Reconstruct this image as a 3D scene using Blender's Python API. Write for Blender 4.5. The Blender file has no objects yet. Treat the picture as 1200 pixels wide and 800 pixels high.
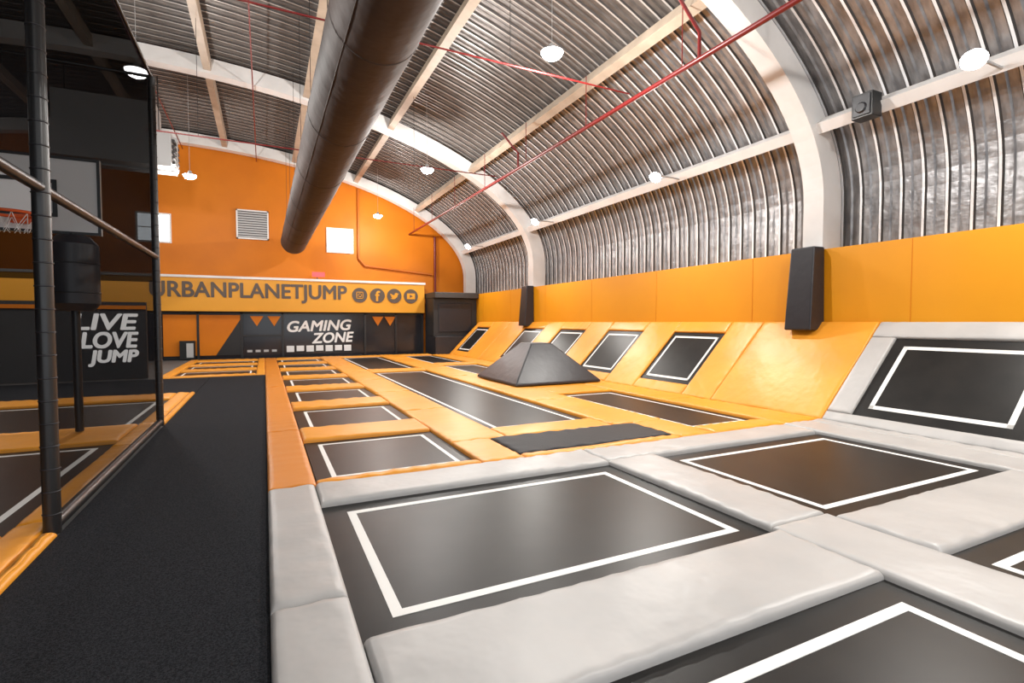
import bpy, math, random
from mathutils import Vector, Matrix
random.seed(7)
scene = bpy.context.scene
try:
    scene.view_settings.view_transform = 'Standard'
    scene.view_settings.look = 'None'
except Exception: pass

# ------------------------------------------------------------ materials
def mat(name, col, rough=0.5, metal=0.0, noise=None, bump=None, emis=None, spec=None, coat=0):
    m = bpy.data.materials.new(name); m.use_nodes = True
    nt = m.node_tree; b = nt.nodes['Principled BSDF']
    b.inputs['Base Color'].default_value = (*col, 1)
    b.inputs['Roughness'].default_value = rough
    b.inputs['Metallic'].default_value = metal
    if spec is not None: b.inputs['Specular IOR Level'].default_value = spec
    if coat: b.inputs['Coat Weight'].default_value = coat
    tc = nt.nodes.new('ShaderNodeTexCoord')
    if noise:
        sc, col2 = noise[0], noise[1]
        n = nt.nodes.new('ShaderNodeTexNoise'); n.inputs['Scale'].default_value = sc
        n.inputs['Detail'].default_value = 6
        mp = nt.nodes.new('ShaderNodeMapping')
        mp.inputs['Scale'].default_value = noise[2] if len(noise) > 2 else (1, 1, 1)
        nt.links.new(tc.outputs['Object'], mp.inputs[0]); nt.links.new(mp.outputs[0], n.inputs['Vector'])
        r = nt.nodes.new('ShaderNodeValToRGB')
        r.color_ramp.elements[0].position = 0.35; r.color_ramp.elements[1].position = 0.65
        r.color_ramp.elements[0].color = (*col, 1); r.color_ramp.elements[1].color = (*col2, 1)
        nt.links.new(n.outputs['Fac'], r.inputs[0]); nt.links.new(r.outputs[0], b.inputs['Base Color'])
    if bump:
        n = nt.nodes.new('ShaderNodeTexNoise'); n.inputs['Scale'].default_value = bump[0]
        n.inputs['Detail'].default_value = 2
        nt.links.new(tc.outputs['Object'], n.inputs['Vector'])
        bp = nt.nodes.new('ShaderNodeBump'); bp.inputs['Strength'].default_value = bump[1]
        bp.inputs['Distance'].default_value = bump[2]
        nt.links.new(n.outputs['Fac'], bp.inputs['Height']); nt.links.new(bp.outputs[0], b.inputs['Normal'])
    if emis:
        b.inputs['Emission Color'].default_value = (*emis[0], 1)
        b.inputs['Emission Strength'].default_value = emis[1]
    return m

M_OR   = mat('orange_vinyl', (0.80, 0.325, 0.024), 0.42, noise=(1.3, (0.75, 0.29, 0.019)), bump=(5, 0.25, 0.03))
M_OR2  = mat('orange_vinyl_dark', (0.62, 0.205, 0.012), 0.45, bump=(5, 0.2, 0.03))
M_GR   = mat('grey_vinyl', (0.44, 0.43, 0.42), 0.42, noise=(2, (0.395, 0.387, 0.38)), bump=(5, 0.3, 0.03))
M_BED  = mat('trampoline_mesh_fabric', (0.0085, 0.0082, 0.008), 0.38, noise=(3, (0.014, 0.013, 0.012)), bump=(160, 0.1, 0.003), spec=0.20)
M_LINE = mat('white_line_tape', (0.78, 0.78, 0.76), 0.5)
M_DECK = mat('dark_deck', (0.012, 0.012, 0.013), 0.7)
M_CARP = mat('charcoal_carpet', (0.008, 0.0087, 0.0115), 0.95, noise=(110, (0.030, 0.032, 0.037)), bump=(260, 0.8, 0.006), spec=0.1)
M_MAT  = mat('black_vinyl_mat', (0.024, 0.024, 0.027), 0.6, bump=(30, 0.2, 0.01), spec=0.2)
M_DARKPAD = mat('charcoal_vinyl', (0.018, 0.018, 0.023), 0.4, bump=(5, 0.3, 0.02))
M_WALLOR = mat('orange_painted_wall', (0.76, 0.315, 0.003), 0.5, noise=(0.5, (0.70, 0.28, 0.003)), bump=(40, 0.05, 0.01))
M_BACKOR = mat('deep_orange_painted_wall', (0.64, 0.185, 0.002), 0.55, noise=(0.6, (0.56, 0.155, 0.002)), spec=0.3)
M_BANNER = mat('banner_orange', (0.68, 0.30, 0.010), 0.5)
M_TEXT = mat('dark_lettering', (0.085, 0.06, 0.045), 0.5)
M_WTXT = mat('white_lettering', (0.8, 0.8, 0.8), 0.5)
M_STEEL = mat('white_painted_steel', (0.78, 0.765, 0.75), 0.45, noise=(1.5, (0.70, 0.685, 0.67)))
M_PURL = mat('beige_painted_steel', (0.50, 0.41, 0.32), 0.5, noise=(2, (0.40, 0.32, 0.245)))
M_PANEL = mat('roof_panel_shaded', (0.095, 0.082, 0.074), 0.45, metal=0.4, noise=(3.0, (0.16, 0.14, 0.127), (1, 3, 1)), bump=(6, 0.3, 0.03))  # same sheeting as the sides, roof shade put into the colour
M_PANELW = mat('side_panel_lit', (0.22, 0.217, 0.222), 0.36, metal=0.6, noise=(3.0, (0.38, 0.375, 0.38), (1, 3, 1)), bump=(6, 0.4, 0.03))  # roof sheeting again, stronger side light painted in as a lighter tone
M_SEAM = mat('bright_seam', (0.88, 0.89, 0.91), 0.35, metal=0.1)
M_SEAMR = mat('roof_seam_shaded', (0.42, 0.395, 0.37), 0.4, metal=0.2)  # dimmer copy of the seam, shade of the roof in its colour
M_GROOVE = mat('dark_groove', (0.04, 0.035, 0.033), 0.6)
M_DUCT = mat('brown_fabric_duct', (0.062, 0.044, 0.039), 0.65, noise=(1.5, (0.078, 0.056, 0.05)), bump=(4, 0.3, 0.05), spec=0.35)
M_DUCTRING = mat('duct_band', (0.045, 0.034, 0.03), 0.6)
M_RED = mat('red_pipe_paint', (0.17, 0.008, 0.008), 0.4)
M_YEL = mat('orange_pipe_paint', (0.5, 0.13, 0.01), 0.4)
M_BLK = mat('black_metal', (0.012, 0.012, 0.013), 0.35)
M_BLKWALL = mat('black_wall', (0.02, 0.02, 0.022), 0.55)
M_GLASSDK = mat('dark_glazing', (0.018, 0.018, 0.022), 0.12)
M_LAMP = mat('lamp_diffuser', (1, 1, 1), 0.5, emis=((1, 0.98, 0.95), 60))
M_WIN = mat('daylight_glass', (0.8, 0.9, 1), 0.3, emis=((0.9, 0.96, 1), 4))
M_GREY = mat('light_grey_metal', (0.5, 0.5, 0.5), 0.4, metal=0.3)
M_LOUV = mat('louvre_grey', (0.42, 0.42, 0.42), 0.5)
M_BOARD = mat('backboard_white', (0.95, 0.95, 0.95), 0.4)
M_RIM = mat('rim_orange', (0.8, 0.12, 0.02), 0.4)
M_BROWN = mat('brown_panel', (0.25, 0.12, 0.06), 0.6)
M_SIGN = mat('exit_sign_face', (0.8, 0.05, 0.05), 0.4, emis=((1, 0.05, 0.06), 1.0))
M_CONC = mat('concrete_floor', (0.10, 0.10, 0.10), 0.7, noise=(1, (0.13, 0.13, 0.13)))

def netmat(name, fac):
    m = bpy.data.materials.new(name); m.use_nodes = True
    nt = m.node_tree; nt.nodes.clear()
    o = nt.nodes.new('ShaderNodeOutputMaterial'); mx = nt.nodes.new('ShaderNodeMixShader')
    tr = nt.nodes.new('ShaderNodeBsdfTransparent'); df = nt.nodes.new('ShaderNodeBsdfDiffuse')
    df.inputs['Color'].default_value = (0.006, 0.006, 0.007, 1)
    mx.inputs[0].default_value = fac
    nt.links.new(tr.outputs[0], mx.inputs[1]); nt.links.new(df.outputs[0], mx.inputs[2]); nt.links.new(mx.outputs[0], o.inputs[0])
    return m
M_NET = netmat('black_safety_netting', 0.45)
M_NET2 = netmat('added_dark_netting', 0.93)  # for net sheets added to darken the view through the cage

# ------------------------------------------------------------ mesh builder
class MB:
    def __init__(s): s.v = []; s.f = []; s.m = []; s.mats = []; s.sm = []
    def mi(s, m):
        if m not in s.mats: s.mats.append(m)
        return s.mats.index(m)
    def add(s, vs, fs, m, smooth=False):
        o = len(s.v); s.v += [tuple(v) for v in vs]; k = s.mi(m)
        for f in fs: s.f.append([i + o for i in f]); s.m.append(k); s.sm.append(smooth)
    def box(s, x0, x1, y0, y1, z0, z1, m):
        vs = [(x, y, z) for z in (z0, z1) for y in (y0, y1) for x in (x0, x1)]
        s.add(vs, [(0,2,3,1),(4,5,7,6),(0,1,5,4),(2,6,7,3),(0,4,6,2),(1,3,7,5)], m)
    def quad(s, a, b, c, d, m): s.add([a, b, c, d], [(0,1,2,3)], m)
    def tube(s, p0, p1, r, m, n=12, r2=None, caps=True):
        p0 = Vector(p0); p1 = Vector(p1); r2 = r if r2 is None else r2
        d = (p1 - p0).normalized(); a = d.orthogonal().normalized(); b = d.cross(a)
        vs = []
        for p, rr in ((p0, r), (p1, r2)):
            for i in range(n):
                t = 2*math.pi*i/n; vs.append(p + a*math.cos(t)*rr + b*math.sin(t)*rr)
        s.add(vs, [(i, (i+1)%n, n+(i+1)%n, n+i) for i in range(n)], m, True)
        if caps: s.add(vs, [list(range(n))[::-1], list(range(n, 2*n))], m)
    def lathe(s, c, prof, m, n=20):
        vs = []; k = len(prof)
        for i in range(n):
            t = 2*math.pi*i/n
            for r, z in prof: vs.append((c[0]+r*math.cos(t), c[1]+r*math.sin(t), c[2]+z))
        fs = [(i*k+j, ((i+1)%n)*k+j, ((i+1)%n)*k+j+1, i*k+j+1) for i in range(n) for j in range(k-1)]
        s.add(vs, fs, m, True)
    def torus(s, c, R, r, m, n=28, k=8, T=None):
        vs = []; fs = []
        for i in range(n):
            a = 2*math.pi*i/n
            for j in range(k):
                b = 2*math.pi*j/k
                p = Vector(((R+r*math.cos(b))*math.cos(a), (R+r*math.cos(b))*math.sin(a), r*math.sin(b)))
                if T: p = T @ p
                vs.append(p + Vector(c))
        for i in range(n):
            for j in range(k):
                fs.append((i*k+j, ((i+1)%n)*k+j, ((i+1)%n)*k+(j+1)%k, i*k+(j+1)%k))
        s.add(vs, fs, m, True)
    def pad(s, org, U, V, N, L, W, H, m, amp=0.003, r=0.028):
        """padded vinyl cushion: L along U, W along V, thickness H along N, with rounded rim"""
        org = Vector(org); U = Vector(U); V = Vector(V); N = Vector(N)
        g = 0.003
        def coords(T):
            e = [0, 0.003, 0.011, r, r+0.04]; R2 = r+0.04; inner = max(2, int(round((T-2*R2)/0.07)))
            mid = [R2 + (T-2*R2)*i/inner for i in range(1, inner)]
            return e + mid + [T-x for x in reversed(e)]
        us = coords(L-2*g); vs_ = coords(W-2*g); P = []
        ph = [random.random()*6.28 for _ in range(8)]
        Lg = L-2*g; Wg = W-2*g
        def prof(e): 
            e = min(e/r, 1); return math.sqrt(max(0, 1-(1-e)**2))
        for a in us:
            for b in vs_:
                ea = min(a, Lg-a); eb = min(b, Wg-b)
                h = H*(0.35+0.65*prof(ea)*prof(eb))
                w = min(1, min(ea, eb)/r)
                h += amp*w*(math.sin(a*4.1+ph[0]+b*1.7)+math.sin(b*5.3+ph[1]-a*2.3)+0.5*math.sin(a*9+ph[2])*math.sin(b*8+ph[3]))
                pk = math.exp(-(eb/0.13)**2)*math.sin(a*24+ph[4]+2.5*math.sin(a*3.1+ph[5]))*(0.5+0.5*math.sin(a*1.9+ph[6]))
                h += 0.008*w*pk
                pk = math.exp(-(ea/0.13)**2)*math.sin(b*24+ph[3]+2.5*math.sin(b*3.1+ph[2]))
                h += 0.006*w*pk
                h += 0.004*w*math.sin(math.pi*min(1,max(0,b/Wg)))
                P.append(org + U*(a+g) + V*(b+g) + N*h)
        nu, nv = len(us), len(vs_); F = []
        for i in range(nu-1):
            for j in range(nv-1):
                F.append((i*nv+j, (i+1)*nv+j, (i+1)*nv+j+1, i*nv+j+1))
        ring = [i*nv for i in range(nu)] + [(nu-1)*nv+j for j in range(1, nv)] + [i*nv+nv-1 for i in range(nu-2, -1, -1)] + [j for j in range(nv-2, 0, -1)]
        base = len(P)
        for k in ring:
            q = P[k]; P.append(q - N*(0.35*H+0.012))
        n = len(ring)
        for i in range(n):
            F.append((ring[(i+1)%n], ring[i], base+i, base+(i+1)%n))
        if U.cross(V).dot(N) < 0: F = [tuple(reversed(f)) for f in F]
        s.add(P, F, m, True)
    def obj(s, name, parent=None, bevel=0):
        me = bpy.data.meshes.new(name); me.from_pydata(s.v, [], s.f)
        for m in s.mats: me.materials.append(m)
        for p, k, sm in zip(me.polygons, s.m, s.sm): p.material_index = k; p.use_smooth = sm
        me.update()
        ob = bpy.data.objects.new(name, me); scene.collection.objects.link(ob)
        if parent: ob.parent = parent
        if bevel:
            b = ob.modifiers.new('bevel', 'BEVEL'); b.width = bevel; b.segments = 3
        return ob
def empty(name):
    e = bpy.data.objects.new(name, None); scene.collection.objects.link(e); return e

def text(body, name, x0, x1, zc, h, y, m, parent, thick=0.0, shear=0.0, tilt=0.0, bold=0.0):
    cu = bpy.data.curves.new(name, 'FONT'); cu.body = body; cu.extrude = 0.01
    cu.offset = thick; cu.shear = shear
    ob = bpy.data.objects.new(name, cu); scene.collection.objects.link(ob)
    bpy.context.view_layer.update()
    dg = bpy.context.evaluated_depsgraph_get()
    me = bpy.data.meshes.new_from_object(ob.evaluated_get(dg))
    bpy.data.objects.remove(ob)
    xs = [v.co.x for v in me.vertices]; ys = [v.co.y for v in me.vertices]
    ax, bx, ay, by = min(xs), max(xs), min(ys), max(ys)
    base = []
    for v in me.vertices:
        X = x0 + (v.co.x-ax)/(bx-ax)*(x1-x0); Z = zc + ((v.co.y-ay)/(by-ay)-0.5)*h
        Z += tilt*(X-(x0+x1)/2)
        base.append((X, y - v.co.z, Z))
    faces = [list(p.vertices) for p in me.polygons]
    b = MB(); k = 0
    offs = [(0, 0)] if not bold else [(bold*math.cos(a), bold*math.sin(a)) for a in [i*math.pi/3 for i in range(6)]]
    for dx, dz in offs:
        b.add([(p[0]+dx, p[1]-0.0008*k, p[2]+dz) for p in base], faces, m); k += 1
    return b.obj(name, parent)

X, Y, Z = Vector((1,0,0)), Vector((0,1,0)), Vector((0,0,1))
YB = 26.0; YF = -7.0
PH = 0.055

# ------------------------------------------------------------ floor
b = MB(); b.box(-17.3, 10.4, YF, YB+0.3, -0.4, -0.02, M_CONC); b.obj('floor')

b = MB()
b.box(-1.41, 0.0, YF+0.5, 17.0, -0.02, 0.012, M_CARP)
b.obj('carpet_runner')
b = MB(); b.box(-9.0, -1.42, 13.3, 17.0, -0.02, 0.011, M_CARP)
b.box(-2.7, 7.3, 24.3, 25.6, -0.02, 0.011, M_CARP); b.obj('carpet_floor_strip')

# ------------------------------------------------------------ trampolines
def bed(x0, x1, y0, y1, inset=0.18, lw=0.065):
    b = MB(); z = 0.0; e = 0.003
    b.box(x0-e, x1+e, y0-e, y1+e, -0.02, z, M_BED)
    a0, a1, c0, c1 = x0+inset, x1-inset, y0+inset, y1-inset
    t = z+0.003
    for q in ((a0, a1, c0, c0+lw), (a0, a1, c1-lw, c1), (a0, a0+lw, c0+lw, c1-lw), (a1-lw, a1, c0+lw, c1-lw)):
        b.box(q[0], q[1], q[2], q[3], z, t, M_LINE)
    return b.obj('trampoline')

C1 = (0.41, 3.44); C2 = (4.10, 7.08)
rows = [(-3.2, -1.0), (-0.35, 1.80), (2.53, 4.62)]
for c in (C1, C2):
    for r in rows: bed(c[0], c[1], r[0], r[1], 0.19)

def padstrip(b, x0, x1, y0, y1, m, seg=2.6, along=None):
    L, W = x1-x0, y1-y0
    if along is None: along = 'x' if L > W else 'y'
    T = L if along == 'x' else W
    n = max(1, int(round(T/seg)))
    for i in range(n):
        if along == 'x':
            a = x0+T*i/n; b.pad((a, y0, 0), X, Y, Z, T/n, W, PH+random.uniform(-.004,.004), m)
        else:
            a = y0+T*i/n; b.pad((x0, a, 0), Y, X, Z, T/n, L, PH+random.uniform(-.004,.004), m)

g = MB()
yw = 5.18
padstrip(g, 0.0, 0.41, -3.6, yw, M_GR, 2.2)
padstrip(g, C1[1], C2[0], -3.6, 4.66, M_GR, 2.1, 'y')
padstrip(g, C1[0], C1[1]+0.0, 4.62, yw, M_GR, 3.1)
padstrip(g, C1[1], C2[1], 4.66, yw, M_GR, 3.7)
for (ya, yb) in ((1.80, 2.53), (-1.0, -0.35), (-3.6, -3.2)):
    padstrip(g, C1[0], C1[1], ya, yb, M_GR, 3.2)
    padstrip(g, C2[0], C2[1], ya, yb, M_GR, 3.2)
padstrip(g, C2[1], 7.72, -3.6, yw, M_GR, 2.6)
padstrip(g, 7.72, 8.0, -3.6, yw, M_GR, 2.6)
g.obj('grey_safety_padding')
S0 = Vector((8.03, 0, 0)); SD = Vector((1, 0, 1)).normalized(); SN = Vector((-1, 0, 1)).normalized()
S0 = S0 + SN*0.012
SL = 1.6*math.sqrt(2)-0.05
def spad(b, s0, s1, y0, y1, m, along='y', seg=2.8):
    if along == 'y':
        n = max(1, int(round((y1-y0)/seg)))
        for i in range(n):
            a = y0+(y1-y0)*i/n
            b.pad(S0 + SD*s0 + Y*a, Y, SD, SN, (y1-y0)/n, s1-s0, PH, m)
    else:
        b.pad(S0 + SD*s0 + Y*y0, SD, Y, SN, s1-s0, y1-y0, PH, m)
def sbed(y0, y1, s0, s1, ins=0.16, lw=0.06):
    b = MB()
    def q(a0, a1, c0, c1, h, m):
        P = [S0+SD*s+Y*y+SN*hh for hh in (max(0,h-0.02), h) for s, y in ((a0, c0), (a1, c0), (a1, c1), (a0, c1))]
        b.add(P, [(3,2,1,0),(4,5,6,7),(0,1,5,4),(1,2,6,5),(2,3,7,6),(3,0,4,7)], m)
    q(s0-0.0, s1+0.0, y0-0.0, y1+0.0, 0.012, M_BED)
    q(s0+ins, s0+ins+lw, y0+ins, y1-ins, 0.016, M_LINE); q(s1-ins-lw, s1-ins, y0+ins, y1-ins, 0.016, M_LINE)
    q(s0+ins, s1-ins, y0+ins, y0+ins+lw, 0.016, M_LINE); q(s0+ins, s1-ins, y1-ins-lw, y1-ins, 0.016, M_LINE)
    b.obj('angled_trampoline')
g = MB()
spad(g, 0.0, 0.2, -3.6, yw, M_GR)
spad(g, 1.85, SL, -3.6, yw, M_GR)
spad(g, 0.2, 1.85, 4.80, yw, M_GR, 's')
spad(g, 0.2, 1.85, 2.05, 2.78, M_GR, 's')
spad(g, 0.2, 1.85, -0.75, 0.0, M_GR, 's')
spad(g, 0.2, 1.85, -3.6, -2.8, M_GR, 's')
g.obj('sloped_grey_padding')
sbed(2.78, 4.80, 0.2, 1.85, 0.17, 0.065); sbed(0.0, 2.05, 0.2, 1.85, 0.17, 0.065); sbed(-2.8, -0.75, 0.2, 1.85, 0.17, 0.065)

YS = 23.5
b = MB()
b.add([(8.03,-3.6,-0.02),(9.59,-3.6,1.54),(9.59,-3.6,-0.02),(8.03,YS,-0.02),(9.59,YS,1.54),(9.59,YS,-0.02)],
      [(0,1,4,3),(0,2,1),(3,4,5),(1,2,5,4),(0,3,5,2)], M_DECK)
b.obj('slope_support_frame')

# ---- orange zone
g = MB()
YE = 24.2
padstrip(g, 0.0, 0.43, yw, YE, M_OR2, 2.7)
K = [(5.33+2.7*k, 7.2+2.7*k) for k in range(7)]
for (a, c) in K: bed(0.45, 2.15, a, c, 0.15, 0.05)
prev = yw
for (a, c) in K:
    padstrip(g, 0.43, 2.15, prev, a, M_OR); prev = c
padstrip(g, 0.43, 2.15, prev, YE, M_OR)
padstrip(g, 2.15, 2.68, yw, 6.25, M_OR, 3); padstrip(g, 2.15, 2.95, 6.25, YE, M_OR, 2.7)
bed(2.95, 4.72, 6.85, 16.2, 0.15, 0.055); bed(2.95, 4.72, 17.0, 23.5, 0.15, 0.055)
padstrip(g, 2.95, 4.72, 6.25, 6.85, M_OR); padstrip(g, 2.95, 4.72, 16.2, 17.0, M_OR); padstrip(g, 2.95, 4.72, 23.5, YE, M_OR)
padstrip(g, 2.68, 5.05, yw, 5.34, M_OR)
padstrip(g, 4.72, 5.68, 6.25, YE, M_OR, 2.7); padstrip(g, 5.05, 5.68, yw, 6.25, M_OR)
RB = [(5.62, 9.55), (14.2, 17.8), (18.6, 23.5)]
for (a, c) in RB: bed(5.68, 7.15, a, c, 0.15, 0.055)
prev = yw
for (a, c) in RB:
    padstrip(g, 5.68, 7.15, prev, a, M_OR, 1.6, 'y'); prev = c
padstrip(g, 5.68, 7.15, prev, YE, M_OR)
padstrip(g, 7.15, 8.0, yw, 23.5, M_OR, 2.7)
g.obj('orange_safety_padding')
g = MB()
SB = [(8.25+2.75*k, 9.85+2.75*k) for k in range(4)] + [(21.5, 23.1)]
a_s, b_s = 0.30, 1.86
for (a, c) in SB: sbed(a, c, a_s, b_s, 0.12, 0.055)
spad(g, 0.0, SL, yw, 7.45, M_OR, 's')
prev = 7.45
for (a, c) in SB:
    if a-prev > 1.6:
        mid=(a+prev)/2
        spad(g, 0.0, SL, prev, mid, M_OR, 's'); spad(g, 0.0, SL, mid, a, M_OR, 's')
    else: spad(g, 0.0, SL, prev, a, M_OR, 's')
    spad(g, 0.0, a_s, a, c, M_OR); spad(g, b_s, SL, a, c, M_OR); prev = c
spad(g, 0.0, SL, prev, YS, M_OR, 's')
g.obj('sloped_orange_padding')

b = MB(); b.pad((2.68, 5.34, 0.0), X, Y, Z, 2.37, 0.9, 0.06, M_MAT, 0.001); b.obj('landing_mat')

# pyramid
b = MB(); zb = 0.072
px0, px1, py0, py1, H = 5.3, 7.72, 10.75, 13.2, 1.05
tx0, tx1, ty0, ty1 = 6.15, 6.75, 11.6, 12.2
lo = [(px0,py0,zb),(px1,py0,zb),(px1,py1,zb),(px0,py1,zb)]
l2 = [(x,y,zb+0.05) for x,y,_ in lo]; hi = [(tx0,ty0,H),(tx1,ty0,H),(tx1,ty1,H),(tx0,ty1,H)]
b.add(lo+l2+hi, [(0,1,5,4),(1,2,6,5),(2,3,7,6),(3,0,4,7),(4,5,9,8),(5,6,10,9),(6,7,11,10),(7,4,8,11),(8,9,10,11),(3,2,1,0)], M_DARKPAD)
b.obj('pyramid_foam_obstacle', bevel=0.03)

g = MB()
LX0, LX1 = -4.9, -1.75
for (a, c) in ((4.95, 8.25), (9.45, 12.4), (1.0, 4.2), (-2.6, 0.4)):
    bed(LX0, LX1, a, c, 0.17, 0.06)
    bed(-8.6, -5.5, a, c, 0.17, 0.06)
padstrip(g, LX1, -1.51, -3.0, 13.25, M_OR, 2.6)
padstrip(g, -5.5, LX0, -3.0, 13.25, M_OR, 2.6)
for (a, c) in ((-3.0, -2.6), (0.4, 1.0), (4.2, 4.95), (8.25, 9.45), (12.4, 13.25)):
    padstrip(g, LX0, LX1, a, c, M_OR, 3.2); padstrip(g, -8.6, -5.5, a, c, M_OR, 3.2)
padstrip(g, -1.51, -1.41, -3.0, 4.85, M_OR, 2.6)
padstrip(g, -1.51, -1.41, 9.5, 13.25, M_OR, 3)
FB = [(17.35, 18.9), (19.5, 21.1), (21.7, 23.4)]
for (a, c) in FB: bed(-2.4, -0.25, a, c, 0.14, 0.05)
prev = 17.0
for (a, c) in FB: padstrip(g, -2.4, -0.25, prev, a, M_OR); prev = c
padstrip(g, -2.4, -0.25, prev, YE, M_OR)
padstrip(g, -2.7, -2.4, 17.0, YE, M_OR); padstrip(g, -0.25, 0.0, 17.0, YE, M_OR)
g.obj('orange_court_padding')

# ------------------------------------------------------------ right wall
b = MB(); b.box(9.6, 10.35, YF, YB, -0.02, 2.98, M_WALLOR)
for i in range(10):
    y = -4.4+3.05*i; b.box(9.597, 9.6, y, y+0.01, 1.6, 2.97, M_BACKOR)
b.obj('wall_right')
def colpad(y):
    b = MB()
    vs = [(9.16, y-0.27, 1.44), (9.59, y-0.27, 1.44), (9.59, y+0.27, 1.44), (9.16, y+0.27, 1.44),
          (9.28, y-0.24, 3.02), (9.59, y-0.24, 3.02), (9.59, y+0.24, 3.02), (9.28, y+0.24, 3.02)]
    b.add(vs, [(3,2,1,0),(4,5,6,7),(0,1,5,4),(1,2,6,5),(2,3,7,6),(3,0,4,7)], M_DARKPAD)
    b.obj('column_padding', bevel=0.03)
AY = [6.45, 18.1, 25.55]
for y in AY[:2] : colpad(y)

# ------------------------------------------------------------ vault
XC, ZC = -3.5, 3.9
def prof(a, bb, n=64, zlow=0.0):
    P = [(XC+a, zlow)]
    for i in range(n+1):
        t = math.pi*i/n; P.append((XC+a*math.cos(t), ZC+bb*math.sin(t)))
    P.append((XC-a, zlow)); return P
shell = prof(13.75, 5.72, 72, 2.98)
b = MB(); nP = len(shell)
def norms(P):
    N = []
    for i in range(len(P)):
        a = Vector(P[max(0, i-1)]); c = Vector(P[min(len(P)-1, i+1)]); d = (c-a).normalized()
        N.append(Vector((d.y, -d.x)))
    return N
NS = norms(shell)
if NS[len(NS)//2].y < 0: NS = [-n for n in NS]
per = 0.34
stations = []
y = YF
while y < YB+0.2:
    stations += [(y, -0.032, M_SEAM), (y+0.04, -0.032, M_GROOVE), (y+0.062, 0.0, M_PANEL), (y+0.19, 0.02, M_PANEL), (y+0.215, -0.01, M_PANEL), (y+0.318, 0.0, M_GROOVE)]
    y += per
vs = []
for (yy, off, m) in stations:
    for i in range(nP):
        p = Vector(shell[i]) + NS[i]*off; vs.append((p.x, yy, p.y))
base_f = {}
for k in range(len(stations)-1):
    for i in range(nP-1):
        m = stations[k][2]
        zm = (shell[i][1]+shell[i+1][1])/2
        if m is M_PANEL and zm < 7.35: m = M_PANELW  # lit tone painted below this height, shaded tone above
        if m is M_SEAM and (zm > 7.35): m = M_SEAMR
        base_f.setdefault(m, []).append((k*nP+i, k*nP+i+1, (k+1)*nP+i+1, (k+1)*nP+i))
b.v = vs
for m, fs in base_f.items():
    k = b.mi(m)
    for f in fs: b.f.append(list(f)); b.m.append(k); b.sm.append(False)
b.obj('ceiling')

for y in AY + [-5.5]:
    b = MB(); inn = prof(13.08, 5.15, 72, 2.99); out = prof(13.62, 5.60, 72, 2.99)
    n = len(inn); w = 0.2
    vs = []
    for (xi, zi), (xo, zo) in zip(inn, out):
        vs += [(xi, y-w, zi), (xi, y+w, zi), (xo, y+w, zo), (xo, y-w, zo)]
    fs = []
    for i in range(n-1):
        for j in range(4):
            fs.append((i*4+j, i*4+(j+1)%4, (i+1)*4+(j+1)%4, (i+1)*4+j))
    b.add(vs, fs, M_STEEL); b.obj('arched_roof_beam')

def ptube(y0, y1, x, z, nx, nz, w, d, m, name):
    b = MB(); n = Vector((nx, 0, nz)).normalized(); t = Vector((-n.z, 0, n.x))
    c = Vector((x, 0, z))
    P = [c+Y*yy+t*u*w/2+n*v*d/2 for yy in (y0, y1) for u, v in ((-1,-1),(1,-1),(1,1),(-1,1))]
    b.add(P, [(0,1,5,4),(1,2,6,5),(2,3,7,6),(3,0,4,7),(3,2,1,0),(4,5,6,7)], m); b.obj(name)
def ell(xq, a=13.4, bb=5.38):
    u = (xq-XC)/a; s = math.sqrt(max(0, 1-u*u)); return ZC+bb*s, u/a, s/bb
for xq, m in ((9.46, M_STEEL), (7.0, M_PURL), (4.05, M_PURL), (1.35, M_PURL), (-1.4, M_PURL), (-4.2, M_PURL), (-7, M_PURL), (-10, M_PURL), (-13, M_PURL)):
    z, nx, nz = ell(xq)
    ptube(YF, YB, xq, z, nx, nz, 0.2, 0.30, m, 'roof_purlin')

# ------------------------------------------------------------ back wall
def wall_end(y0, y1, m, name, z0=-0.02):
    b = MB(); P = prof(13.72, 5.68, 48, z0); n = len(P)
    vs = [(x, y0, z) for x, z in P] + [(x, y1, z) for x, z in P]
    fs = [list(range(n)), list(range(2*n-1, n-1, -1))] + [(i, i+n, (i+1)%n+n, (i+1)%n) for i in range(n)]
    b.add(vs, fs, m); return b.obj(name)
wall_end(YB, YB+0.3, M_BACKOR, 'wall_back')
b = MB(); b.box(-17.4, -17.22, YF, YB, -0.02, 4.2, M_BLKWALL); b.obj('wall_left')
b = MB()
b.box(-17.3, -9, YF-0.3, YF, -0.02, 9.6, M_STEEL); b.box(8, 10.4, YF-0.3, YF, -0.02, 9.6, M_STEEL)
b.box(-9, 8, YF-0.3, YF, 6.0, 9.6, M_STEEL)
for xx in (-5, -1, 3.5): b.box(xx, xx+0.15, YF-0.25, YF-0.05, -0.02, 6.0, M_STEEL)
b.obj('wall_front')

def window(x, z, w, h, name):
    e = MB(); y = YB
    e.box(x-w/2, x+w/2, y-0.03, y-0.005, z-h/2, z+h/2, M_WIN)
    f = 0.07
    for q in ((x-w/2-f, x+w/2+f, z+h/2, z+h/2+f), (x-w/2-f, x+w/2+f, z-h/2-f, z-h/2), (x-w/2-f, x-w/2, z-h/2, z+h/2), (x+w/2, x+w/2+f, z-h/2, z+h/2), (x-0.02, x+0.02, z-h/2, z+h/2), (x-w/2, x+w/2, z-0.02, z+0.02)):
        e.box(q[0], q[1], y-0.06, y-0.005, q[2], q[3], M_STEEL)
    e.obj(name)
window(3.35, 5.5, 1.1, 1.05, 'window_1'); window(-4.1, 5.55, 1.1, 1.1, 'window_2')
b = MB(); x, z, w, h = -0.4, 5.95, 1.3, 1.3
b.box(x-w/2, x+w/2, YB-0.03, YB-0.0, z-h/2, z+h/2, M_GROOVE)
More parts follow.
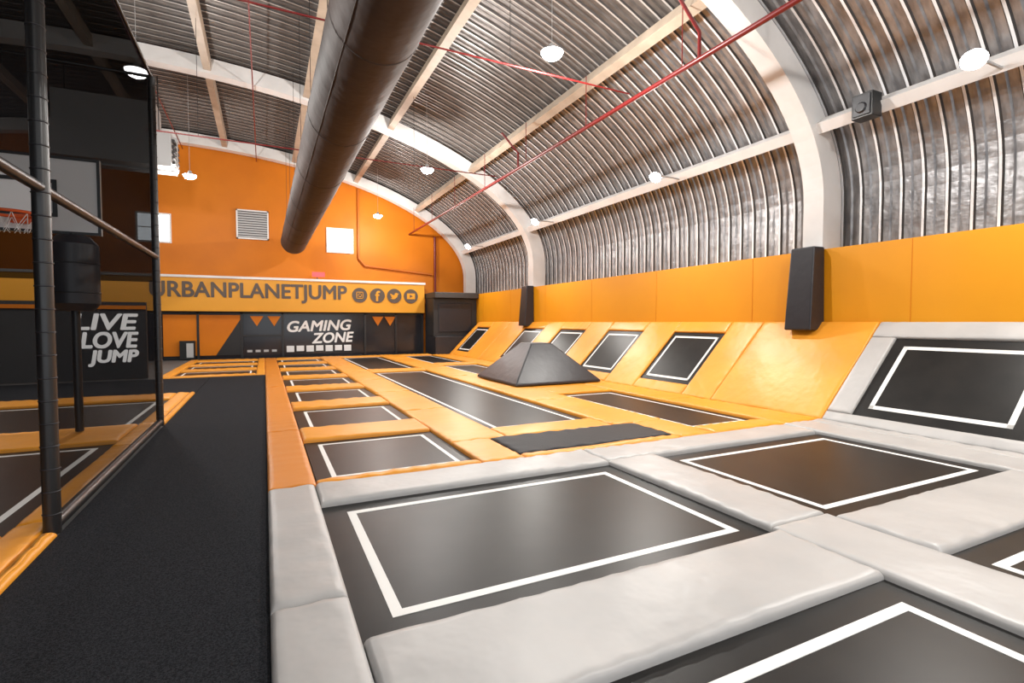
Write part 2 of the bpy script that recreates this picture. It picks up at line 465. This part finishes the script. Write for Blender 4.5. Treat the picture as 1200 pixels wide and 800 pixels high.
for q in ((x-w/2, x+w/2, z+h/2-.06, z+h/2), (x-w/2, x+w/2, z-h/2, z-h/2+.06), (x-w/2, x-w/2+.06, z-h/2, z+h/2), (x+w/2-.06, x+w/2, z-h/2, z+h/2)):
    b.box(q[0], q[1], YB-0.09, YB-0.03, q[2], q[3], M_STEEL)
for i in range(11):
    zz = z-h/2+0.08+i*0.105
    b.box(x-w/2+0.06, x+w/2-0.06, YB-0.08, YB-0.03, zz, zz+0.065, M_LOUV)
b.obj('ventilation_louvre')

# banner / mezzanine
ban = empty('mezzanine_banner')
b = MB(); b.box(-9.5, 7.25, 25.1, 25.3, 2.05, 3.45, M_BANNER); b.box(-9.5, 7.3, 25.05, 25.99, 3.45, 3.55, M_STEEL)
b.box(-9.5, 7.25, 25.3, 25.99, 2.01, 2.05, M_BLKWALL)
b.obj('fascia', ban)
text('URBANPLANETJUMP', 'lettering', -4.15, 3.5, 2.86, 0.82, 25.09, M_TEXT, ban, bold=0.022)
b = MB()
for i, xx in enumerate((4.1, 4.93, 5.74, 6.56)):
    b.tube((xx, 25.1, 2.86), (xx, 25.07, 2.86), 0.35, M_TEXT, 28)
    if i == 0:
        for q in ((-.16,.16,.13,.16),(-.16,.16,-.16,-.13),(-.16,-.13,-.16,.16),(.13,.16,-.16,.16)):
            b.box(xx+q[0], xx+q[1], 25.055, 25.07, 2.86+q[2], 2.86+q[3], M_BANNER)
        b.torus((xx, 25.06, 2.86), 0.075, 0.014, M_BANNER, T=Matrix.Rotation(math.pi/2, 3, 'X'))
    if i == 2:
        P = [(-.2,.12),(-.1,.06),(0,.03),(.02,.12),(.1,.16),(.16,.12),(.22,.12),(.17,.06),(.13,-.06),(.02,-.15),(-.1,-.16),(-.2,-.12),(-.1,-.1),(-.17,-.03),(-.12,-.03),(-.2,.05)]
        b.add([(xx+p, 25.06, 2.86+q) for p, q in P], [list(range(len(P)))], M_BANNER)
    if i == 3:
        b.box(xx-.2, xx+.2, 25.055, 25.07, 2.72, 3.0, M_BANNER)
        b.add([(xx-.06, 25.05, 2.94), (xx-.06, 25.05, 2.78), (xx+.09, 25.05, 2.86)], [(0,1,2)], M_TEXT)
b.obj('social_icons', ban)
text('f', 'icon_letter', 4.83, 5.03, 2.84, 0.46, 25.065, M_BANNER, ban, bold=0.02)

gz = empty('gaming_zone_partition')
b = MB(); b.box(-9.5, 7.3, 25.55, 25.62, 0.0, 2.0, M_GLASSDK)
for xx in (-9.4, -6.5, -3.9, -2.55, -0.9, 0.75, 4.4, 5.9, 7.25):
    b.box(xx-0.045, xx+0.045, 25.45, 25.55, 0.0, 2.0, M_BLK)
b.box(-9.5, 7.3, 25.45, 25.55, 1.94, 2.0, M_BLK)
b.box(-0.9, 0.75, 25.48, 25.55, 0.95, 1.02, M_BLK)
for i, xx in enumerate((-0.3, 0.4, 5.0, 5.6)):
    s = 0.27
    b.add([(xx-s, 25.44, 1.85), (xx+s, 25.44, 1.85), (xx, 25.44, 1.40)], [(0,2,1)], M_BACKOR)
b.box(-3.8, -0.95, 25.5, 25.545, 0.15, 1.9, M_BACKOR)
b.add([(-1.9, 25.49, 0.15), (-0.95, 25.49, 0.15), (-0.95, 25.49, 1.7)], [(0,1,2)], M_BLK)
b.box(-3.2, -2.65, 25.2, 25.48, 0.02, 0.8, M_BLK)
b.box(-2.95, -2.7, 25.17, 25.2, 0.1, 0.7, M_GREY)
b.obj('glazing', gz)
b = MB()
for i in range(7): b.box(0.9+i*0.42, 1.22+i*0.42, 25.5, 25.54, 0.22+0.03*(i%2), 0.5, M_WTXT)
for i in range(4): b.box(-0.7+i*0.33, -0.5+i*0.33, 25.5, 25.54, 0.25, 0.35, M_GREY)
b.obj('decor_stripes', gz)
text('GAMING', 'lettering_upper', 0.95, 3.75, 1.42, 0.48, 25.53, M_WTXT, gz, 0, 0.2, 0.03, 0.02)
text('ZONE', 'lettering_lower', 2.0, 3.85, 0.86, 0.46, 25.53, M_WTXT, gz, 0, 0.2, 0.03, 0.02)
b = MB(); b.box(7.35, 9.58, 23.9, 25.3, 0.9, 2.75, M_BLKWALL); b.box(7.35, 9.58, 23.6, 25.3, -0.02, 0.9, M_DARKPAD); b.box(7.33,9.58,23.6,25.35,2.75,3.02,M_GROOVE)
b.box(7.6, 9.3, 23.86, 23.9, 1.1, 2.5, M_DARKPAD)
b.obj('storage_cabinet', bevel=0.02)
b = MB(); b.box(2.0, 2.55, 25.12, 25.18, 3.66, 3.88, M_SIGN); b.box(2.2, 2.24, 25.13, 25.17, 3.55, 3.66, M_BLK); b.obj('exit_sign')

pt = empty('court_partition')
b = MB(); b.box(-14, -3.0, 17.5, 17.65, 0, 2.15, M_BLKWALL); b.box(-9, -6.5, 17.45, 17.5, 0.3, 1.3, M_BROWN)
b.box(-14, -3.0, 17.42, 17.5, 1.95, 2.05, M_BACKOR)
b.obj('panel', pt)
M_SLOG = mat('slogan_white_glow', (0.95, 0.95, 0.95), 0.5, emis=((1, 1, 1), 0.5))  # lettering is no lamp; faint glow added to brighten it
for i, w in enumerate(('LIVE', 'LOVE', 'JUMP')):
    text(w, 'slogan_line', -4.6+0.15*i, -3.2, 1.6-0.5*i, 0.42, 17.48, M_SLOG, pt, 0, 0.15, 0, 0.02)

# ------------------------------------------------------------ duct
b = MB(); n = 40; R = 0.51; xd, zd = 1.2, 5.03
ys = [-6.0 + 0.5*i for i in range(61)]
vs = []; fs = []
for k, yy in enumerate(ys):
    rr = R*(1.0+0.006*math.sin(k*2.1))
    for i in range(n):
        t = 2*math.pi*i/n; vs.append((xd+rr*math.cos(t), yy, zd+rr*math.sin(t)))
for k in range(len(ys)-1):
    for i in range(n): fs.append((k*n+i, k*n+(i+1)%n, (k+1)*n+(i+1)%n, (k+1)*n+i))
b.add(vs, fs, M_DUCT, True)
b.tube((xd, ys[-1]-0.02, zd), (xd, ys[-1]+0.03, zd), R, M_DUCTRING, n)
for yy in ys[::6]:
    b.torus((xd, yy, zd), R+0.001, 0.007, M_DUCTRING, n=36, k=6, T=Matrix.Rotation(math.pi/2, 3, 'X'))
b.tube((xd-R*0.7, -6, zd-R*0.715), (xd-R*0.7, 24, zd-R*0.715), 0.006, M_DUCTRING, 6)
for yy in [-4 + 3.0*i for i in range(10)]:
    z, _, _ = ell(xd, 13.6, 5.6)
    for s in (-1, 1): b.tube((xd+s*0.3, yy, zd+R*0.8), (xd+s*0.3, yy, z), 0.006, M_BLK, 6)
b.obj('ventilation_duct')

b = MB()
b.box(-5.6, -2.5, 19.0, 20.2, 6.4, 7.4, M_GREY); b.box(-5.7, -2.4, 19.55, 19.65, 6.35, 7.45, M_GREY)
b.box(-5.4, -2.9, 19.1, 20.1, 7.4, 8.3, M_GREY)
for i in range(5): b.box(-2.5, -2.42, 19.1, 20.1, 6.5+i*0.17, 6.58+i*0.17, M_GROOVE)
for xx in (-5.2, -2.9): b.tube((xx, 19.6, 7.4), (xx, 19.6, 9.3), 0.02, M_BLK, 6)
b.obj('air_handling_duct')

# ------------------------------------------------------------ pipes
b = MB()
XP = 6.72
b.tube((XP, YF+.05, 6.05), (XP, YB-0.05, 6.05), 0.045, M_RED, 10)
for i in range(11):
    yy = -5+3.0*i; b.tube((XP, yy, 6.05), (XP, yy, 7.2), 0.010, M_RED, 6)
for yy in (6.6, 13.5):
    b.tube((XP, yy, 6.05), (XP, yy, 6.5), 0.03, M_RED, 8); b.tube((XP, yy, 6.5), (6.2, yy, 7.0), 0.03, M_RED, 8)
b.tube((XP, 8.45, 6.2), (-2.5, 8.45, 6.2), 0.016, M_RED, 8)
b.tube((XP, 15.0, 6.2), (-2.5, 15.0, 6.2), 0.016, M_RED, 8)
for yy in (8.45, 15.0):
    for xx in (-1.4, 1.9, 4.05): b.tube((xx, yy, 6.2), (xx, yy, ell(xx)[0]), 0.006, M_BLK, 6)
for xq in (-0.2, -3.0):
    z, _, _ = ell(xq, 13.1, 5.1)
    b.tube((xq, YF+.05, z-0.05), (xq, YB-0.05, z-0.05), 0.018, M_RED, 8)
b.tube((8.05, YB-0.12, 3.1), (8.05, YB-0.12, 6.0), 0.06, M_RED, 10)
b.obj('sprinkler_pipework')
b = MB()
b.tube((4.2, YB-0.1, 8.0), (4.2, YB-0.1, 4.7), 0.05, M_YEL, 8); b.tube((4.2, YB-0.1, 4.7), (4.5, YB-0.1, 4.35), 0.05, M_YEL, 8); b.tube((4.5, YB-0.1, 4.35), (7.9, YB-0.1, 4.05), 0.05, M_YEL, 8)
b.obj('conduit_pipe')

# ------------------------------------------------------------ lamps
DOME = [(0.19*math.sin(math.radians(a)), -0.13*math.cos(math.radians(a))) for a in range(0, 91, 15)]
def lamp(x, y, z, W):
    e = empty('high_bay_lamp')
    b = MB()
    b.lathe((x, y, z), DOME, M_LAMP, 24)
    b.tube((x, y, z), (x, y, z+0.03), 0.20, M_GREY, 24, 0.18)
    b.tube((x, y, z+0.03), (x, y, z+0.14), 0.08, M_GREY, 16, 0.05)
    zt, _, _ = ell(x, 13.7, 5.66); b.tube((x, y, z+0.14), (x, y, zt), 0.005, M_GREY, 6)
    b.obj('housing', e)
    L = bpy.data.lights.new('lamp_light', 'POINT'); L.shadow_soft_size = 0.10; L.energy = W; L.color = (1, 0.97, 0.93)
    o = bpy.data.objects.new('lamp_light', L); scene.collection.objects.link(o); o.location = (x, y, z-0.28); o.parent = e
for yy in (0.2, 8.0, 15.7, 23.4): lamp(4.65, yy, 6.35, 640 if yy < 20 else 430)
for yy in (-3.4, 4.3, 12.0, 19.7): lamp(-2.1, yy, 6.35, 560 if yy < 19 else 420)
for yy in (-3, 5, 13, 21): lamp(-9, yy, 6.3, 280)
def flood(x, y, z, W):
    e = empty('wall_floodlight'); d = Vector((-0.6, -0.25, -0.76)).normalized(); b = MB(); c = Vector((x, y, z))
    b.tube(c - d*0.10, c, 0.10, M_GREY, 20, 0.15); b.tube(c, c+d*0.05, 0.14, M_LAMP, 20, 0.11)
    b.tube(c - d*0.1, (9.45, y, z+0.05), 0.022, M_GREY, 8)
    b.obj('housing', e)
    L = bpy.data.lights.new('flood_light', 'AREA'); L.shape = 'DISK'; L.size = 0.22; L.energy = W; L.color = (1, 0.96, 0.9)
    o = bpy.data.objects.new('flood_light', L); scene.collection.objects.link(o); o.location = c + d*0.07
    o.rotation_euler = d.to_track_quat('-Z', 'Y').to_euler(); o.parent = e
for yy in (-2.7, 3.6, 9.8, 15.95, 22.5): flood(8.6, yy, 5.1, 190)

b = MB(); b.box(9.07, 9.33, 5.13, 5.47, 5.02, 5.42, M_BLK); b.box(9.05, 9.07, 5.16, 5.44, 5.05, 5.39, M_DARKPAD)
b.tube((9.06, 5.3, 5.18), (9.02, 5.3, 5.18), 0.10, M_DARKPAD, 20, 0.07); b.tube((9.3, 5.3, 5.2), (9.5, 5.3, 5.2), 0.03, M_BLK, 8)
b.obj('loudspeaker', bevel=0.012)

# ------------------------------------------------------------ netting cage
cage = empty('safety_net_cage')
b = MB(); xn = -1.46
def pole(b, x, y, z0, z1, r):
    b.tube((x, y, z0), (x, y, z1), r, M_BLK, 16)
    zz = z0+0.15
    while zz < z1: b.torus((x, y, zz), r, 0.006, M_DARKPAD, n=16, k=5); zz += 0.17
pole(b, xn, 4.92, 0.013, 7.6, 0.055); pole(b, xn, 9.35, 0.013, 5.25, 0.05); pole(b, -5.2, 9.35, 0.013, 5.25, 0.05)
b.tube((xn, -2, 2.58), (xn, 9.35, 2.58), 0.04, M_BLK, 12)
b.tube((xn, 4.92, 0.07), (xn, 9.35, 0.07), 0.05, M_BLK, 12)
b.tube((xn, 4.92, 5.25), (xn, 9.35, 5.25), 0.025, M_BLK, 8); b.tube((xn, 9.35, 5.25), (-5.2, 9.35, 5.25), 0.025, M_BLK, 8)
b.obj('padded_frame', cage)
b = MB()
b.quad((xn, 4.92, 0.07), (xn, 9.35, 0.07), (xn, 9.35, 5.25), (xn, 4.92, 5.25), M_NET)
b.quad((xn, -2, 2.58), (xn, 4.92, 2.58), (xn, 4.92, 5.25), (xn, -2, 5.25), M_NET)
b.quad((xn, 9.35, 2.2), (-5.2, 9.35, 2.2), (-5.2, 9.35, 5.25), (xn, 9.35, 5.25), M_NET2)  # far sheet added so the wall behind it reads darker than the backboard
b.quad((xn, 9.35, 0.07), (-5.2, 9.35, 0.07), (-5.2, 9.35, 2.2), (xn, 9.35, 2.2), M_NET)
b.quad((-5.2, -2, 0.07), (-5.2, 9.35, 0.07), (-5.2, 9.35, 5.25), (-5.2, -2, 5.25), M_NET2)
b.quad((xn, -2, 5.25), (xn, 9.35, 5.25), (-5.2, 9.35, 5.25), (-5.2, -2, 5.25), M_NET2)  # net roof added to darken the ceiling seen through it
b.obj('netting', cage)

hp = empty('basketball_hoop')
b = MB()
b.box(-3.75, -2.03, 9.0, 9.06, 2.80, 3.84, M_BOARD)
def frame(x0, x1, z0, z1, w, y):
    for q in ((x0, x1, z0, z0+w), (x0, x1, z1-w, z1), (x0, x0+w, z0+w, z1-w), (x1-w, x1, z0+w, z1-w)):
        b.box(q[0], q[1], y, y+0.01, q[2], q[3], M_BLK)
frame(-3.75, -2.03, 2.80, 3.84, 0.035, 8.985); frame(-3.15, -2.5, 3.02, 3.52, 0.05, 8.985)
b.torus((-2.87, 8.68, 2.98), 0.25, 0.02, M_RIM)
b.box(-2.97, -2.77, 8.93, 9.0, 2.9, 3.02, M_RIM)
for i in range(10):
    a = 2*math.pi*i/10; a2 = a+0.5
    for a3 in (a+0.5, a-0.5):
        b.tube((-2.87+0.25*math.cos(a), 8.68+0.25*math.sin(a), 2.97), (-2.87+0.16*math.cos(a3), 8.68+0.16*math.sin(a3), 2.75), 0.004, M_BOARD, 5)
b.tube((-2.35, 9.03, 1.85), (-2.35, 9.03, 2.66), 0.28, M_DARKPAD, 24); b.tube((-2.35, 9.03, 2.66), (-2.35, 9.03, 2.78), 0.28, M_DARKPAD, 24, 0.18)
b.tube((-2.35, 9.03, 1.75), (-2.35, 9.03, 1.85), 0.2, M_DARKPAD, 24, 0.28)
for zz in (2.0, 2.4): b.torus((-2.35, 9.03, zz), 0.28, 0.01, M_BLK, n=24, k=6)
b.tube((-2.35, 9.03, 0.075), (-2.35, 9.03, 2.82), 0.05, M_BLK, 12)
b.obj('backboard_and_rim', hp)

# ------------------------------------------------------------ world + camera
w = bpy.data.worlds.new('World'); scene.world = w; w.use_nodes = True
w.node_tree.nodes['Background'].inputs[0].default_value = (0.88, 0.94, 1.0, 1)
w.node_tree.nodes['Background'].inputs[1].default_value = 1.8

cam = bpy.data.cameras.new('camera'); cam.sensor_width = 36; cam.lens = 18.0
co = bpy.data.objects.new('camera', cam); scene.collection.objects.link(co)
co.location = (0, 0, 1.6); co.rotation_euler = (math.radians(90-2.2), 0, math.radians(-25.8))
cam.clip_start = 0.05
scene.camera = co
